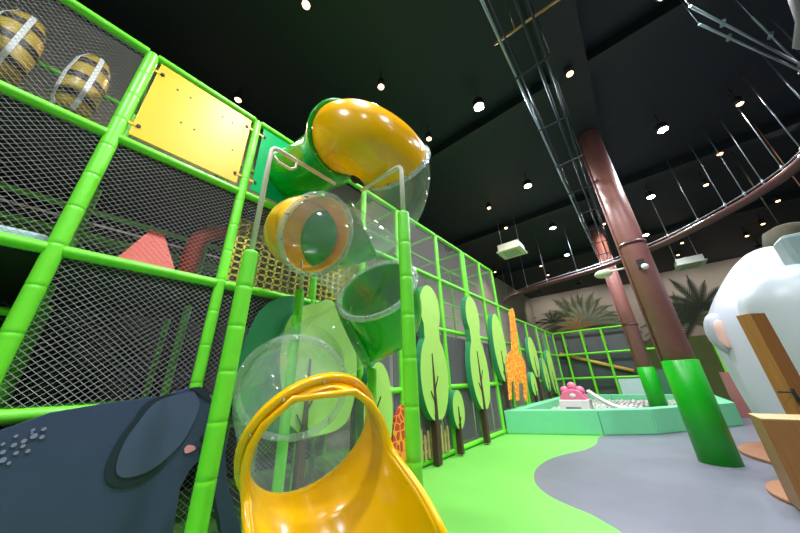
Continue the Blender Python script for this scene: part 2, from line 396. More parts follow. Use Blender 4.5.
# ------------------------------------------------------------ things in the frame
def bag(loc, h, r, label):
    t = empty('punching_bag', loc, label, 'punching bag', 'bee striped bags behind the top net')
    n = 5
    prof = [(0, .02), (.03, r * .7), (h * .12, r * .95), (h * .5, r * 1.05), (h * .8, r * .92), (h * .95, r * .6), (h, .02)]
    q = MB(); q.lathe(loc, Vector(loc) + Vector((0, 0, h)), prof, 20); q.build('bag', BEEY, t)
    def rad(z):
        for (a, ra), (b, rb) in zip(prof, prof[1:]):
            if a <= z <= b: return ra + (rb - ra) * (z - a) / (b - a)
    for f in (.18, .45, .72):
        q = MB(); z0, z1 = h * f, h * (f + .09)
        q.lathe(Vector(loc) + Vector((0, 0, z0)), Vector(loc) + Vector((0, 0, z1)), [(0, rad(z0) + .004), (z1 - z0, rad(z1) + .004)], 20, caps=False)
        q.build('stripe', BEEB, t)
    q = MB()
    for an in (-.9, .3):
        d = Vector((math.cos(an), math.sin(an), 0)); s = Vector((-d.y, d.x, 0)) * .02
        for (a, ra), (b, rb) in zip(prof[1:-1], prof[2:-1]):
            A = Vector(loc) + d * (ra + .01) + Vector((0, 0, a)); B = Vector(loc) + d * (rb + .01) + Vector((0, 0, b))
            q.add([A - s, A + s, B + s, B - s, A - s - d * .006, A + s - d * .006, B + s - d * .006, B - s - d * .006], [(0, 1, 2, 3), (4, 7, 6, 5), (0, 4, 5, 1), (2, 6, 7, 3), (1, 5, 6, 2), (0, 3, 7, 4)])
    q.build('strap', STRAPW, t)
    q = MB(); q.rod(Vector(loc) + Vector((0, 0, h - .01)), (loc[0], loc[1], 4.92), .012, 6); q.build('cord', BLACK, t)
b1 = onX(-4.1, 85, 84); bag((-4.1, b1.y, b1.z - .52), .95, .165, 'yellow and brown striped hanging bag nearer the yellow board')
b2 = onX(-4.1, 12, 44); bag((-4.1, b2.y, b2.z - .52), .95, .175, 'yellow and brown striped hanging bag cut by the left picture edge')
p = onX(-3.85, 146, 262); zz = 2.442
q = MB(); r = .2; top = onX(-3.85, 146, 232).z - zz
q.lathe((-3.85, p.y, zz), (-3.85, p.y, zz + top + .02), [(0, .36), (.04, .36), (top, .09), (top + .02, .07)], 4, sm=False)
o = q.build('foam_cone', ORG, loc=(-3.85, p.y, zz)); tag(o, 'orange foam pyramid cone on the deck behind the net', 'foam cone')
# orange arch
ya = onX(-4.05, 226, 250).y
q = MB(); pts = [(-4.05, ya + .36 * math.cos(a), 3.02 + .36 * math.sin(a)) for a in [PI * k / 12 for k in range(13)]]
pts = [(-4.05, ya + .36, 2.442)] + pts + [(-4.05, ya - .36, 2.442)]
q.path(pts, .10, 10); o = q.build('foam_arch', ORG, loc=(-4.05, ya, 2.442)); tag(o, 'orange padded arch behind the net beside the spiral slide', 'arch')
# pale blue slide edge
q = MB(); q.box((WX - .30, -2.4, 2.442), (WX - .08, -.33, 2.56)); o = q.build('foam_block', PALEB, loc=(WX - .2, -1.3, 2.442), bevel=.03); tag(o, 'pale blue foam block lying on the deck at the far left', 'foam block')

# ------------------------------------------------------------ cut-out boards
XF = -3.16; XK = -3.30
def ell(cy, cz, ry, rz, n=36, a0=0): return [(cy + ry * math.cos(2 * PI * k / n), cz + rz * math.sin(2 * PI * k / n)) for k in range(n)]
def two_lobe(cy, z0, z1, w, waist):   # tall two-lobed crown outline; waist at fraction
    n = 28; out = []
    zm = z0 + (z1 - z0) * waist
    def half(z):
        lo = w * math.sqrt(max(0, 1 - ((z - (z0 + zm) / 2) / ((zm - z0) / 2 * 1.04)) ** 2))
        hi = w * .78 * math.sqrt(max(0, 1 - ((z - (zm + z1) / 2) / ((z1 - zm) / 2 * 1.0)) ** 2)) if z > zm - .2 else 0
        if abs(z - zm) < .25: return max(lo, hi, w * .58)
        return max(lo, hi)
    zs = [z0 + (z1 - z0) * (.5 - .5 * math.cos(PI * k / n)) for k in range(n + 1)]
    out = [(cy + half(z), z) for z in zs] + [(cy - half(z), z) for z in reversed(zs[1:-1])]
    return out
def trunk_poly(cy, z0, z1, w): return [(cy - w, z0), (cy + w, z0), (cy + w * .55, z0 + (z1 - z0) * .6), (cy + .006, z1), (cy - .006, z1), (cy - w * .55, z0 + (z1 - z0) * .6)]
def tree(label, crown, cy, z0, z1, w, x=XF, t=.14, group='tree cut-out boards'):
    lo = x - t
    root = empty('tree_board', (x, cy, 0), label, 'tree decoration', group)
    q = MB(); q.prism(crown, 'x', lo, x, 0, 1)
    q.build('crown', [LEAF, LEAFD], root)
    q = MB(); q.prism(trunk_poly(cy, z0, z1, w), 'x', x, x + .014)
    hh = z1 - z0
    for sg, f, L in ((1, .62, .17), (-1, .5, .15)):
        a = z0 + hh * f; q.prism([(cy, a), (cy, a + w * .8), (cy + sg * L * hh * .45, a + L * hh * .9), (cy + sg * L * hh * .47, a + L * hh * .85)], 'x', x, x + .014)
    zc = min(v for u, v in crown)
    q.prism([(cy - w, z0), (cy + w, z0), (cy + w * .9, zc + .1), (cy - w * .9, zc + .1)], 'x', x - t * .7, x + .001)
    q.build('trunk', BARK, root)
    return root
# behind the slide
pts = [(236, 405), (240, 372), (252, 335), (266, 308), (284, 296), (300, 296), (312, 305), (330, 300), (348, 320), (356, 350), (356, 385), (350, 415), (340, 428), (325, 434), (305, 442), (288, 440), (262, 425), (245, 420)]
crown = [(onX(XF, *p).y, onX(XF, *p).z) for p in pts]
cs = [tuple(v) for v in smooth([Vector(c) for c in crown] + [Vector(crown[0])], 4)[:-1]]
ct = onX(XF, 303, 440)
dark_crown = cs
lp = [(290, 425), (284, 400), (280, 372), (282, 340), (290, 318), (304, 306), (318, 303), (330, 300), (348, 320), (356, 350), (356, 385), (350, 415), (340, 428), (325, 434), (305, 436)]
crown = [(onX(XF, *p).y, onX(XF, *p).z) for p in lp]
cs = [tuple(v) for v in smooth([Vector(c) for c in crown] + [Vector(crown[0])], 4)[:-1]]
bt = tree('bushy light green tree board behind the clear lower slide tube', cs, ct.y, .02, 1.65, .06, t=.06)
q = MB(); q.prism(dark_crown, 'x', XF - .14, XF - .061); tag(q.build('back_crown', LEAFD, bt), 'darker green rear layer')
def ycz(px, py): v = onX(XF, px, py); return v.y, v.z
a = ycz(379, 362); b = ycz(379, 470); tree('slim green tree board half hidden behind the yellow slide mouth', ell((a[0] + b[0]) / 2, (a[1] + b[1]) / 2, .30, abs(a[1] - b[1]) / 2), ycz(375, 430)[0], .02, 1.5, .045)
cy = 4.71
tree('tall two-lobed tree board just right of the near slide post', two_lobe(cy + .06, .69, 3.27, .47, .60), cy, .02, 1.85, .06)
c = (5.52, 0); tree('smallest tree board, between the two tall two-lobed ones', ell(c[0] + .02, .80, .23, .36), c[0], .03, .85, .045)
cy = 6.73
tree('tall two-lobed tree board left of the mint ball pit corner', two_lobe(cy + .04, .70, 3.44, .48, .60), cy, .03, 2.0, .065)
cy = 8.35
a = 3.2; b = 1.25
tree('single oval tree board beside the orange giraffe board', ell(cy, (a + b) / 2, .46, (a - b) / 2), cy, .58, 2.1, .06)
# farther ones beyond the end of the high frame, on the low frame behind the pit
LX = -3.45
for (px, t0, b0, by, ry, lab) in ((537, 336, 378, 12.6, .55, 'tallest narrow tree board behind the ball pit, past the giraffe'), (528, 372, 396, 11.9, .33, 'small low tree board behind the pit beside the giraffe'), (545, 350, 394, 15.0, .5, 'farthest tree board near the back corner of the pit'), (541, 358, 392, 13.9, .36, 'narrow tree board second farthest along the pit')):
    def zt(y, pxx, pyy): r = ray(pxx, pyy); t = y / r.y; return H + r.z * t
    z1 = zt(by, px, t0); z0 = zt(by, px, b0)
    tree(lab, ell(by, (z0 + z1) / 2, ry, (z1 - z0) / 2), by, .0, (z0 + z1) / 2, .06, x=LX, t=.12)
low = empty('low_frame', (-3.65, 14, 0), 'low green padded frame continuing along the left side of the ball pit', 'climbing frame')
for y in (11.6, 13, 14.6, 16.2, 17.8):
    q = MB(); q.pad((-3.65, y, 0), (-3.65, y, 3.6), .05, n=8); q.build('post', PAD, low)
for z in (1.2, 2.4, 3.6):
    q = MB(); q.pad((-3.65, 11.6, z), (-3.65, 17.8, z), .045, n=8); q.build('rail', PAD, low)
q = MB(); net(q, 11.65, 17.75, .1, 3.55, -3.66, .12, .11, .004); q.build('net_panel', NETD, low)

# giraffes
def board_px(name, px, x, t, m, mside=None, parent=None, label=None, cat=None, sm=0):
    poly = [(onX(x, *p).y, onX(x, *p).z) for p in px]
    if sm: poly = [tuple(v) for v in smooth([Vector(c) for c in poly] + [Vector(poly[0])], sm)[:-1]]
    q = MB(); q.prism(poly, 'x', x - t, x, 0, 1 if mside else 0)
    o = q.build(name, [m] + ([mside] if mside else []), parent, loc=None if parent else (x, poly[0][0], 0))
    if label: tag(o, label, cat)
    return o
g = board_px('giraffe_board', [(508.5, 314), (511, 309), (513, 308), (514.5, 313), (517, 332), (519, 352), (525, 362), (527, 380), (527.5, 400), (525, 401), (523, 383), (519, 382), (519.5, 400), (516.5, 401), (514, 382), (511.5, 381), (512, 399), (509.5, 400), (507, 368), (507, 356), (512, 350), (511, 330), (510, 318)], XF + .035, .02, GIR, label='long-necked orange giraffe board at the far end of the frame', cat='giraffe decoration')
g = board_px('giraffe_board', [(392, 500), (392, 452), (394, 425), (399, 410), (404, 405), (411, 412), (414, 440), (415, 484)], XF - .08, .05, GIRR, label='red and orange giraffe board half hidden by the near slide post', cat='giraffe decoration', sm=3)
# picket panel
ya, yb2 = 4.12, 5.3
pk = empty('picket_board', (WX + .06, ya, .1), 'low tan picket board on the net behind the first tall tree', 'fence decoration')
for i in range(11):
    y = ya + .06 + i * (yb2 - ya - .1) / 10; h = .44 + .06 * ((i * 7) % 3)
    q = MB(); q.prism([(y - .028, .12), (y + .028, .12), (y + .028, h), (y, h + .04), (y - .028, h)], 'x', WX + .055, WX + .075); q.build('picket', TAN, pk)
q = MB(); q.box((WX + .045, ya, .2), (WX + .056, yb2, .24)); q.box((WX + .045, ya, .36), (WX + .056, yb2, .40)); q.build('rail', TAN, pk)

# elephant
XE = -3.19
el = empty('elephant_board', (XE, 0, 0), 'dark slate blue smiling elephant board at lower left of the frame', 'elephant decoration')
def w2(px, x=XE): v = onX(x, *px); return (v.y, v.z)
body = [(-1.75, .06), (-1.75, .55), (-1.6, .82), (-1.3, 1.0), (-.8, 1.10), (-.45, 1.13), w2((0, 431)), w2((50, 413)), w2((110, 403)), w2((165, 396)), w2((190, 388)), w2((207, 391)), w2((215, 404)), w2((221, 425)), w2((225, 443)), w2((227.5, 483)), w2((242, 533)), (1.52, .12), (1.60, .02), (1.42, .015), w2((222, 533)), w2((216, 501)), w2((209, 476)), w2((203, 456)), w2((190, 470)), w2((180, 488)), w2((173, 533)), (.80, .02), (.45, .02), (.38, .35), (-1.0, .35), (-1.1, .02), (-1.5, .02)]
bs = []
for i, v in enumerate(body): bs.append(v)
q = MB(); q.prism(bs, 'x', XE - .10, XE); q.build('body', SLATE, el)
ear = [(178, 394), (168, 394), (147, 402), (133, 420), (118, 440), (107, 462), (105, 477), (112, 486), (128, 486), (148, 477), (166, 462), (160, 456), (172, 440), (176, 410)]
def pan(px, x0, x1, m, name, par, k=3):
    poly = [w2(p) for p in px]; poly = [tuple(v) for v in smooth([Vector(c) for c in poly] + [Vector(poly[0])], k)[:-1]]
    q = MB(); q.prism(poly, 'x', x0, x1); return q.build(name, m, par)
eo = pan(ear, XE, XE + .012, SLATED, 'ear', el)
pan([(193, 391), (168, 397), (152, 405), (138, 422), (124, 442), (117, 460), (116, 472), (122, 477), (134, 476), (150, 470), (166, 458), (180, 444), (190, 428), (199, 405)], XE + .012, XE + .02, SLATEL, 'ear_face', eo)
pan([(190, 388), (200, 387), (207, 392), (211, 402), (200, 395)], XE, XE + .014, SLATED, 'hair_tuft', el, 2)
pan([(184, 449), (188, 445), (194, 446), (195, 449), (190, 452), (185, 453)], XE, XE + .012, PINK, 'cheek', el)
pan([(201, 437), (203, 436), (204, 440), (202, 443), (200, 441)], XE, XE + .012, BLACK, 'eye', el)
q = MB(); q.path([Vector((XE + .004, *w2(p))) for p in ((199, 447), (200, 453), (203, 456), (206, 455))], .006, 6); q.build('mouth', BLACK, el)
for (x, y, a) in ((34, 436, 5), (33, 430, 3), (24, 441, 4), (23, 446, 3.5), (14, 445, 4), (16, 436, 3), (3, 452, 4), (3, 460, 5), (44, 429, 3.5), (42, 437, 3.5), (28, 451, 3.5), (16, 453, 3.5), (3, 444, 3), (32, 433, 2), (9, 463, 3)):
    pan([(x + a * .8 * math.cos(t) + a * .1 * math.sin(t), y - .35 * a * math.cos(t) + a * .45 * math.sin(t)) for t in [2 * PI * k / 8 for k in range(8)]], XE, XE + .008, SPOT, 'freckle', el, 2)

# ------------------------------------------------------------ spiral slide
TR = .38
cx, cy0 = -2.15, 1.75; RH = .5
n2 = Vector((cx, cy0, 0)).normalized(); u2 = Vector((-n2.y, n2.x, 0)) * -1
if u2.x < 0: u2 = -u2
def hel(th): return Vector((cx, cy0, 0)) + (u2 * math.sin(th) - n2 * math.cos(th)) * RH + Vector((0, 0, 2.41 - .22 * th))
slide = empty('spiral_tube_slide', (cx, cy0, 0), 'spiral tube slide of yellow, green and clear sections on green posts', 'slide')
key = [Vector((WX + .02, 1.50, 4.30)), Vector((-2.88, 1.56, 4.20)), Vector((-2.36, 1.54, 4.06))]
def hp(th, z, r=.48): v = Vector((cx, cy0, 0)) + (u2 * math.sin(th * PI) - n2 * math.cos(th * PI)) * r; v.z = z; return v
NM = {}
for nm, v in (('R1', hp(-2.10, 3.90, .42)), ('', hp(-1.93, 3.71, .58)), ('R2', hp(-1.72, 3.62, .60)), ('', hp(-1.5, 3.45, .52)), ('', hp(-1.28, 3.32)), ('R2b', hp(-1.12, 3.22)),
              ('', hp(-.92, 3.1)), ('RL', hp(-.74, 3.0)), ('', hp(-.5, 2.88, .52)), ('R3', hp(-.23, 2.68, .46)), ('', hp(.04, 2.42, .46)), ('R4', hp(.26, 2.2, .36)), ('', hp(.56, 2.03, .40)),
              ('', hp(.75, 1.96, .44)), ('R5', hp(.96, 1.87, .42)), ('', hp(1.28, 1.60, .46)), ('Ra', dep(2.15, 293, 388)), ('', dep(1.92, 298, 408)), ('R6', dep(1.71, 314, 438)), ('', dep(1.49, 325, 472)), ('', dep(1.30, 340, 524)), ('', dep(1.15, 350, 595)), ('end', dep(1.04, 356, 690))):
    if nm: NM[nm] = len(key)
    key.append(v)
K = 14
cl = smooth(key, K)
FR = frames(cl)
def idx(k): return int(round(k * K))
def section(name, a, b, m, label=None, wall=.012):
    q = MB(); n = 40; i0, i1 = idx(a), idx(b); vs = []; fs = []
    rows = list(range(i0, i1 + 1))
    clearw = m is CLR
    for rr in ((TR,) if clearw else (TR, TR - wall)):
        for i in rows:
            t, A, B = FR[i]
            for k in range(n):
                an = 2 * PI * k / n; vs.append(cl[i] + (A * math.cos(an) + B * math.sin(an)) * rr)
    N = len(rows)
    for L in ((0,) if clearw else (0, 1)):
        o = L * N * n
        for i in range(N - 1):
            for k in range(n):
                k2 = (k + 1) % n; f = (o + i * n + k, o + i * n + k2, o + (i + 1) * n + k2, o + (i + 1) * n + k); fs.append(f if L == 0 else f[::-1])
    for e in (() if clearw else (0, N - 1)):
        for k in range(n):
            k2 = (k + 1) % n; fs.append((e * n + k, e * n + k2, N * n + e * n + k2, N * n + e * n + k))
    q.add(vs, fs, 0, True); o = q.build(name, m, slide)
    if label: tag(o, label)
    return o
def flange(a, m, par, bolts=True, w=.018, h=.042):
    i = idx(a); t, A, B = FR[i]; c = cl[i]; q = MB()
    q.lathe(c - t * w, c + t * w, [(0, TR), (0, TR + h), (2 * w, TR + h), (2 * w, TR), (0, TR)], 40, caps=False)
    f = q.build('flange', m, par)
    for k in range(11):
        q = MB(); an = 2 * PI * k / 11 + .2; p = c + (A * math.cos(an) + B * math.sin(an)) * (TR + h * .55)
        q.rod(p - t * (w + .012), p + t * (w + .012), .009, 6); q.build('bolt', STEEL, f)
S = section
a_R1, a_R2, a_R2b, a_L, a_R3, a_R4, a_R5, a_R6a, a_R6 = [NM[k] for k in ('R1', 'R2', 'R2b', 'RL', 'R3', 'R4', 'R5', 'Ra', 'R6')]
s1 = S('tube_section', 0, a_R1, GRP, 'green tube section leaving the board'); flange(a_R1, GRP, s1)
s2 = S('tube_section', a_R1, a_R2, YEL, 'yellow top tube bend'); flange(a_R2, CLRF, s2)
s3 = S('tube_section', a_R2, a_R2b, CLR, 'clear top tube bend'); flange(a_R2b, GRP, s3)
s4 = S('tube_section', a_R2b, a_L, GRP, 'green tube section at the back'); flange(a_L, GRP, s4)
s5 = S('tube_section', a_L, a_R3, YEL, 'yellow middle tube bend'); flange(a_R3, CLRF, s5)
s6 = S('tube_section', a_R3, a_R4, CLR, 'clear middle tube section'); flange(a_R4, CLRF, s6)
s7 = S('tube_section', a_R4, a_R5, GRP, 'green lower tube bend'); flange(a_R5, GRP, s7)
s8 = S('tube_section', a_R5, a_R6a, CLR, 'clear lower tube section'); flange(a_R6a, CLRF, s8)
s9 = S('tube_section', a_R6a, a_R6, CLR, 'clear last tube section before the mouth')
# mouth: hood then open chute
def mouth():
    i0, i1 = idx(a_R6), len(cl) - 1; n = 44; rows = list(range(i0, i1 + 1)); N = len(rows); wall = .02
    Zu = Vector((0, 0, 1)); vs = []; fs = []; rimL = []; rimR = []
    for L, rr in ((0, TR + .004), (1, TR - wall)):
        for j, i in enumerate(rows):
            t = FR[i][0]; s = t.cross(Zu).normalized(); w_ = min(.75, 1.3 * j / N); s = (s * (1 - w_) - u2 * w_).normalized(); U = s.cross(t).normalized()
            f = j / (N - 1) * 4 / 3; g = max(0, (f - .11) / .89)
            x_ = min(1, g / .24); g = min(g, 1.2); op = (math.sqrt(1 - (1 - x_) ** 2)) if g > 0 else 0; oL = op * PI * .62; oR = op * PI * .46
            flare = 1 + .04 * g
            for k in range(n + 1):
                an = oL + (2 * PI - oL - oR) * k / n      # measured from the top
                p = cl[i] + (U * math.cos(an) + s * math.sin(an)) * rr * (flare + .22 * g * max(0, -math.sin(an)))
                vs.append(p)
                if L == 0 and k == 0: rimL.append(p)
                if L == 0 and k == n: rimR.append(p)
    M = n + 1
    for L in (0, 1):
        o = L * N * M
        for j in range(N - 1):
            for k in range(n):
                fs.append((o + j * M + k, o + j * M + k + 1, o + (j + 1) * M + k + 1, o + (j + 1) * M + k))
    for j in (0, N - 1):
        for k in range(n): fs.append((j * M + k, j * M + k + 1, N * M + j * M + k + 1, N * M + j * M + k))
    for j in range(N - 1):
        for k in (0, n): fs.append((j * M + k, (j + 1) * M + k, N * M + (j + 1) * M + k, N * M + j * M + k))
    q = MB(); q.add(vs, fs, 0, True)
    o = q.build('slide_mouth', YEL, slide); tag(o, 'yellow open slide mouth with hood')
    # rolled rim
    js = [j for j in range(N) if (rimL[j] - rimR[j]).length > .02]
    loop = [rimL[j] for j in reversed(js)] + [rimR[j] for j in js]
    q = MB(); q.path(loop, .020, 10); q.build('rim', YEL, o)
    return o
mo = mouth(); flange(a_R6, YEL, mo, w=.022, h=.05)
q = MB()
E0 = cl[-1]
q.box((E0.x - .2, E0.y - .15, 0), (E0.x + .2, E0.y + .15, max(.05, E0.z - TR * 1.25 - .01))); q.build('foot_block', YEL, slide, bevel=.02)
# supporting posts
def zat(x, y, px, py): r = ray(px, py); return H + r.z * math.hypot(x, y) / math.hypot(r.x, r.y)
def post(x, y, zg, zt=None, r=.055, mats=None):
    q = MB(); q.pad((x, y, 0), (x, y, zg), r, seg=.3); q.build('post', PAD, slide)
Cx, Cy = -2.11, .736; Dx, Dy = -1.25, 1.58
zc = zat(Cx, Cy, 240, 250); zd = zat(Dx, Dy, 405, 213)
post(Cx, Cy, zc); post(Dx, Dy, zd, r=.050)
zct = zat(Cx, Cy, 272, 146); zdt = zat(Dx, Dy, 400, 165)
def bend(p0, p1, p2, r=.08):   # polyline corner rounding
    a = (p0 - p1).normalized(); b = (p2 - p1).normalized(); A = p1 + a * r; B = p1 + b * r
    return [p0] + [((1 - t) ** 2) * A + 2 * t * (1 - t) * p1 + t * t * B for t in [k / 6 for k in range(7)]] + [p2]
cpipe = bend(Vector((Cx, Cy, zc - .02)), Vector((Cx, Cy, zct)), Vector((Cx, Cy + .72, zct)))
dpipe = bend(Vector((Dx, Dy, zd - .02)), Vector((Dx, Dy, zdt)), Vector((Dx - .55, Dy + .0, zdt)))
q = MB(); q.path(cpipe, .021, 10)
# bracket
bz = zct
q.path([Vector((Cx, Cy + .03, bz - .10)), Vector((Cx, Cy + .08, bz - .14)), Vector((Cx, Cy + .2, bz - .14)), Vector((Cx, Cy + .25, bz - .09)), Vector((Cx, Cy + .25, bz))], .014, 8)
q.build('support_pipe', WPIPE, slide)
q = MB(); q.path(dpipe, .021, 10); q.build('support_pipe', WPIPE, slide)
kb = dep(2.95, 356, 178); q = MB(); q.ball(kb, .06, n=12, m=8); tag(q.build('hub_knob', BLACK, slide), 'black knob between the top tube bends')
G = dep(3.0, 372, 380); post(G.x, G.y, G.z + .12, r=.05)
Fp = dep(3.05, 298, 310); post(Fp.x, Fp.y, zat(Fp.x, Fp.y, 298, 290), r=.05)
q = MB(); zf = zat(Fp.x, Fp.y, 298, 290); q.path([Vector((Fp.x, Fp.y, zf - .02)), Vector((Fp.x, Fp.y, zf + .18)), Vector((Fp.x + .12, Fp.y - .1, zf + .3))], .018, 8); q.build('support_pipe', WPIPE, slide)

# ------------------------------------------------------------ columns
def column(x, y, r, gt, label, band, rear=False):
    t = empty('round_column', (x, y, 0), label, 'column', 'brown columns with green wraps')
    q = MB(); q.lathe((x, y, gt - .02), (x, y, ZC - .36), [(0, r), (ZC - .36 - gt + .02, r)], 40); q.build('shaft', COLB, t)
    q = MB(); q.lathe((x, y, 0), (x, y, gt), [(0, r + .03), (gt - .01, r + .03), (gt, r + .015)], 40); q.build('wrap', COLG, t)
    d = Vector((-x - .0, -y, 0)).normalized(); s = Vector((-d.y, d.x, 0))
    if s.x > 0: s = -s
    q = MB(); pp = Vector((x, y, 0)) + s * (r + .012) + d * .06
    q.rod(pp + Vector((0, 0, gt)), pp + Vector((0, 0, ZC - .36)), .022, 10)
    q.build('conduit', COLB, t)
    q = MB(); q.lathe((x, y, band - .03), (x, y, band + .03), [(0, r), (0, r + .02), (.06, r + .02), (.06, r)], 32, caps=False)
    q.build('band', RINGM, t)
    q = MB(); q.lathe((x, y, ZC - .36), (x, y, ZC), [(0, r + .06), (.3, r + .06)], 24); q.build('capital', DUCT, t)
    return t, d, s
CX, CY = .463, 7.246
t1, d1, s1v = column(CX, CY, .225, 1.55, 'nearer brown column with green padded wrap standing on the grey floor', 3.88)
t2, d2, s2v = column(-.07, 13.184, .21, 1.55, 'farther brown column with green wrap rising from the mint ball pit', 3.0)
# camera and lamp on the near column
zc_ = zat(CX, CY, 641, 268)
o_ = Vector((CX, CY, 0)) + d1 * .225
q = MB(); q.box((-.06, -.05, -.09), (.06, .08, .09), 0, Matrix.Translation(o_ + d1 * .05 + Vector((.02, 0, zc_))) ); q.ball(o_ + d1 * .12 + Vector((.06, 0, zc_ - .08)), .06, mi=1)
o = q.build('security_camera', [BLACK, TOYW], loc=o_ + Vector((0, 0, zc_))); tag(o, 'small black camera box mounted on the nearer brown column', 'camera')
zl = zat(CX, CY, 616, 270)
base = Vector((CX, CY, zl)) + s1v * .225
fl = empty('flood_lamp', base, 'pale oval lamp on an arm left of the nearer column', 'lamp')
q = MB(); q.rod(base, base + s1v * .28, .02); q.build('arm', ACW, fl)
q = MB(); q.ball(base + s1v * .42 + Vector((0, 0, -.02)), .17, .13, .09); q.build('lamp_head', ACG, fl)

# ------------------------------------------------------------ hanging ring, rods
rp = [onZ(5, *p) for p in ((504, 303), (512, 297), (540, 286), (600, 268), (660, 245), (720, 215), (760, 192), (800, 163))]
rp.append(Vector((3.45, 6.9, 5))); rp.append(Vector((3.3, 5.4, 5))); 
rs = smooth(rp, 6)
rg = empty('hanging_ring', rs[0], 'long curved brown tube ring hung below the ceiling on thin rods', 'ceiling ring')
q = MB(); q.path(rs, .085, 10, asp=1.3); q.build('ring_tube', RINGM, rg)
q = MB(); q.path([p + Vector((0, 0, .16)) for p in rs], .02, 6); q.build('upper_pipe', ROD, rg)
for i in range(4, len(rs), 3):
    p = rs[i]; q = MB(); q.rod(p, (p.x, p.y, ZC), .010, 6); q.rod((p.x, p.y, 5.05), (p.x, p.y, 5.22), .02, 6); q.build('hanger_rod', ROD, rg)
# cable truss along the ceiling
tr = empty('cable_tray', (-.3, 8, 6.9), 'dark bundle of conduits running along the ceiling towards the columns', 'conduit run')
for dx, dz, r, m in ((-.02, 5.5, .018, ROD), (.05, 5.55, .012, TRUSS), (.3, 5.6, .02, TRUSS), (.42, 5.55, .014, TRUSS)):
    q = MB(); q.rod((-.3 + dx, 1.2, dz + .2), (-.3 + dx, 20, dz + .2), r, 8); q.build('conduit', m, tr)
for k in range(14):
    y = 2.1 + k * 1.3
    q = MB(); q.box((-.35, y, 5.66), (.2, y + .03, 5.68)); q.rod((-.33, y + .02, 5.66), (-.33, y + .02, ZC), .008, 6); q.rod((.18, y + .02, 5.66), (.18, y + .02, ZC), .008, 6); q.build('hanger', TRUSS, tr)
# copper pipe crossing at the top
p0 = onZ(6.2, 515, 30); p1 = onZ(6.2, 562, -3)
q = MB(); d = (p1 - p0); q.rod(p0 - d * .5, p1 + d * 2, .02, 8); q.rod(p0, (p0.x, p0.y, ZC), .008, 6); o = q.build('copper_pipe', mat('copper', rgb(190, 140, 110), .3, metal=.8), loc=p0); tag(o, 'thin copper coloured pipe under the ceiling at the top edge', 'pipe')
# silver rods, upper right
for i, (a, b, lab) in enumerate((((690, 6), (830, 80), 'long thin silver rod, upper of two at the upper right'), ((699, 24), (830, 84), 'long thin silver rod, lower of two at the upper right'), ((752, 17), (830, 95), 'short silver rod crossing behind the two long ones'))):
    A = onZ(6.5, *a); B = onZ(6.3, *b); q = MB(); q.rod(A, B, .018 if i < 2 else .012, 8)
    for f in (.2, .75): P_ = A.lerp(B, f); q.rod(P_ - Vector((.0, .05, 0)), P_ + Vector((0, .05, 0)), .03, 6)
    q.rod(A, (A.x, A.y, ZC), .006, 6); q.rod(B, (B.x, B.y, ZC), .006, 6)
    o = q.build('silver_rod', ROD, loc=A); tag(o, lab, 'rod', 'silver rods below the ceiling')
P0 = onZ(6, 793, -5); P1 = onZ(6, 797, 45); q = MB(); q.path([P0, P0.lerp(P1, .5) + Vector((.05, 0, 0)), P1, P1 + Vector((.3, .3, -.1))], .05, 8); q.rod(P0, (P0.x, P0.y, ZC), .01, 6)
o = q.build('hanging_branch', mat('bleached_branch', rgb(150, 140, 150), .7), loc=P0); tag(o, 'pale twisted branch hanging at the upper right corner', 'branch')

# ------------------------------------------------------------ air units
def ac(c, sx, sy, rz, label):
    t = empty('air_unit', c, label, 'air conditioner', 'white ceiling air units')
    M = Matrix.Translation(c) @ Matrix.Rotation(rz, 4, 'Z')
    q = MB(); q.box((-sx / 2, -sy / 2, 0), (sx / 2, sy / 2, .26), 0, M); q.build('casing', ACW, t, bevel=.01)
    q = MB(); q.box((-sx / 2 - .06, -sy / 2 - .06, -.05), (sx / 2 + .06, sy / 2 + .06, 0), 0, M); g_ = q.build('grille', ACG, t, bevel=.01)
    q = MB()
    for k in range(6): q.box((-sx / 2 + .1, -sy / 2 + .12 + k * (sy - .24) / 5 - .008, -.056), (sx / 2 - .1, -sy / 2 + .12 + k * (sy - .24) / 5 + .008, -.05), 0, M)
    q.build('louvre', DUCT, g_)
    for ax in (-1, 1):
        q = MB(); p = M @ Vector((ax * sx * .42, 0, .25)); q.rod(p, (p.x, p.y, ZC), .012, 6); q.build('hanger_rod', ROD, t)
c = onZ(5.7, 512, 252); ac(Vector((c.x, c.y, 5.7)), .75, .75, .0, 'white box air unit hanging left of the columns above the frame')
c = onZ(5.7, 690, 265); ac(Vector((c.x, c.y, 5.7)), .85, .9, .0, 'white box air unit hanging right of the nearer column')

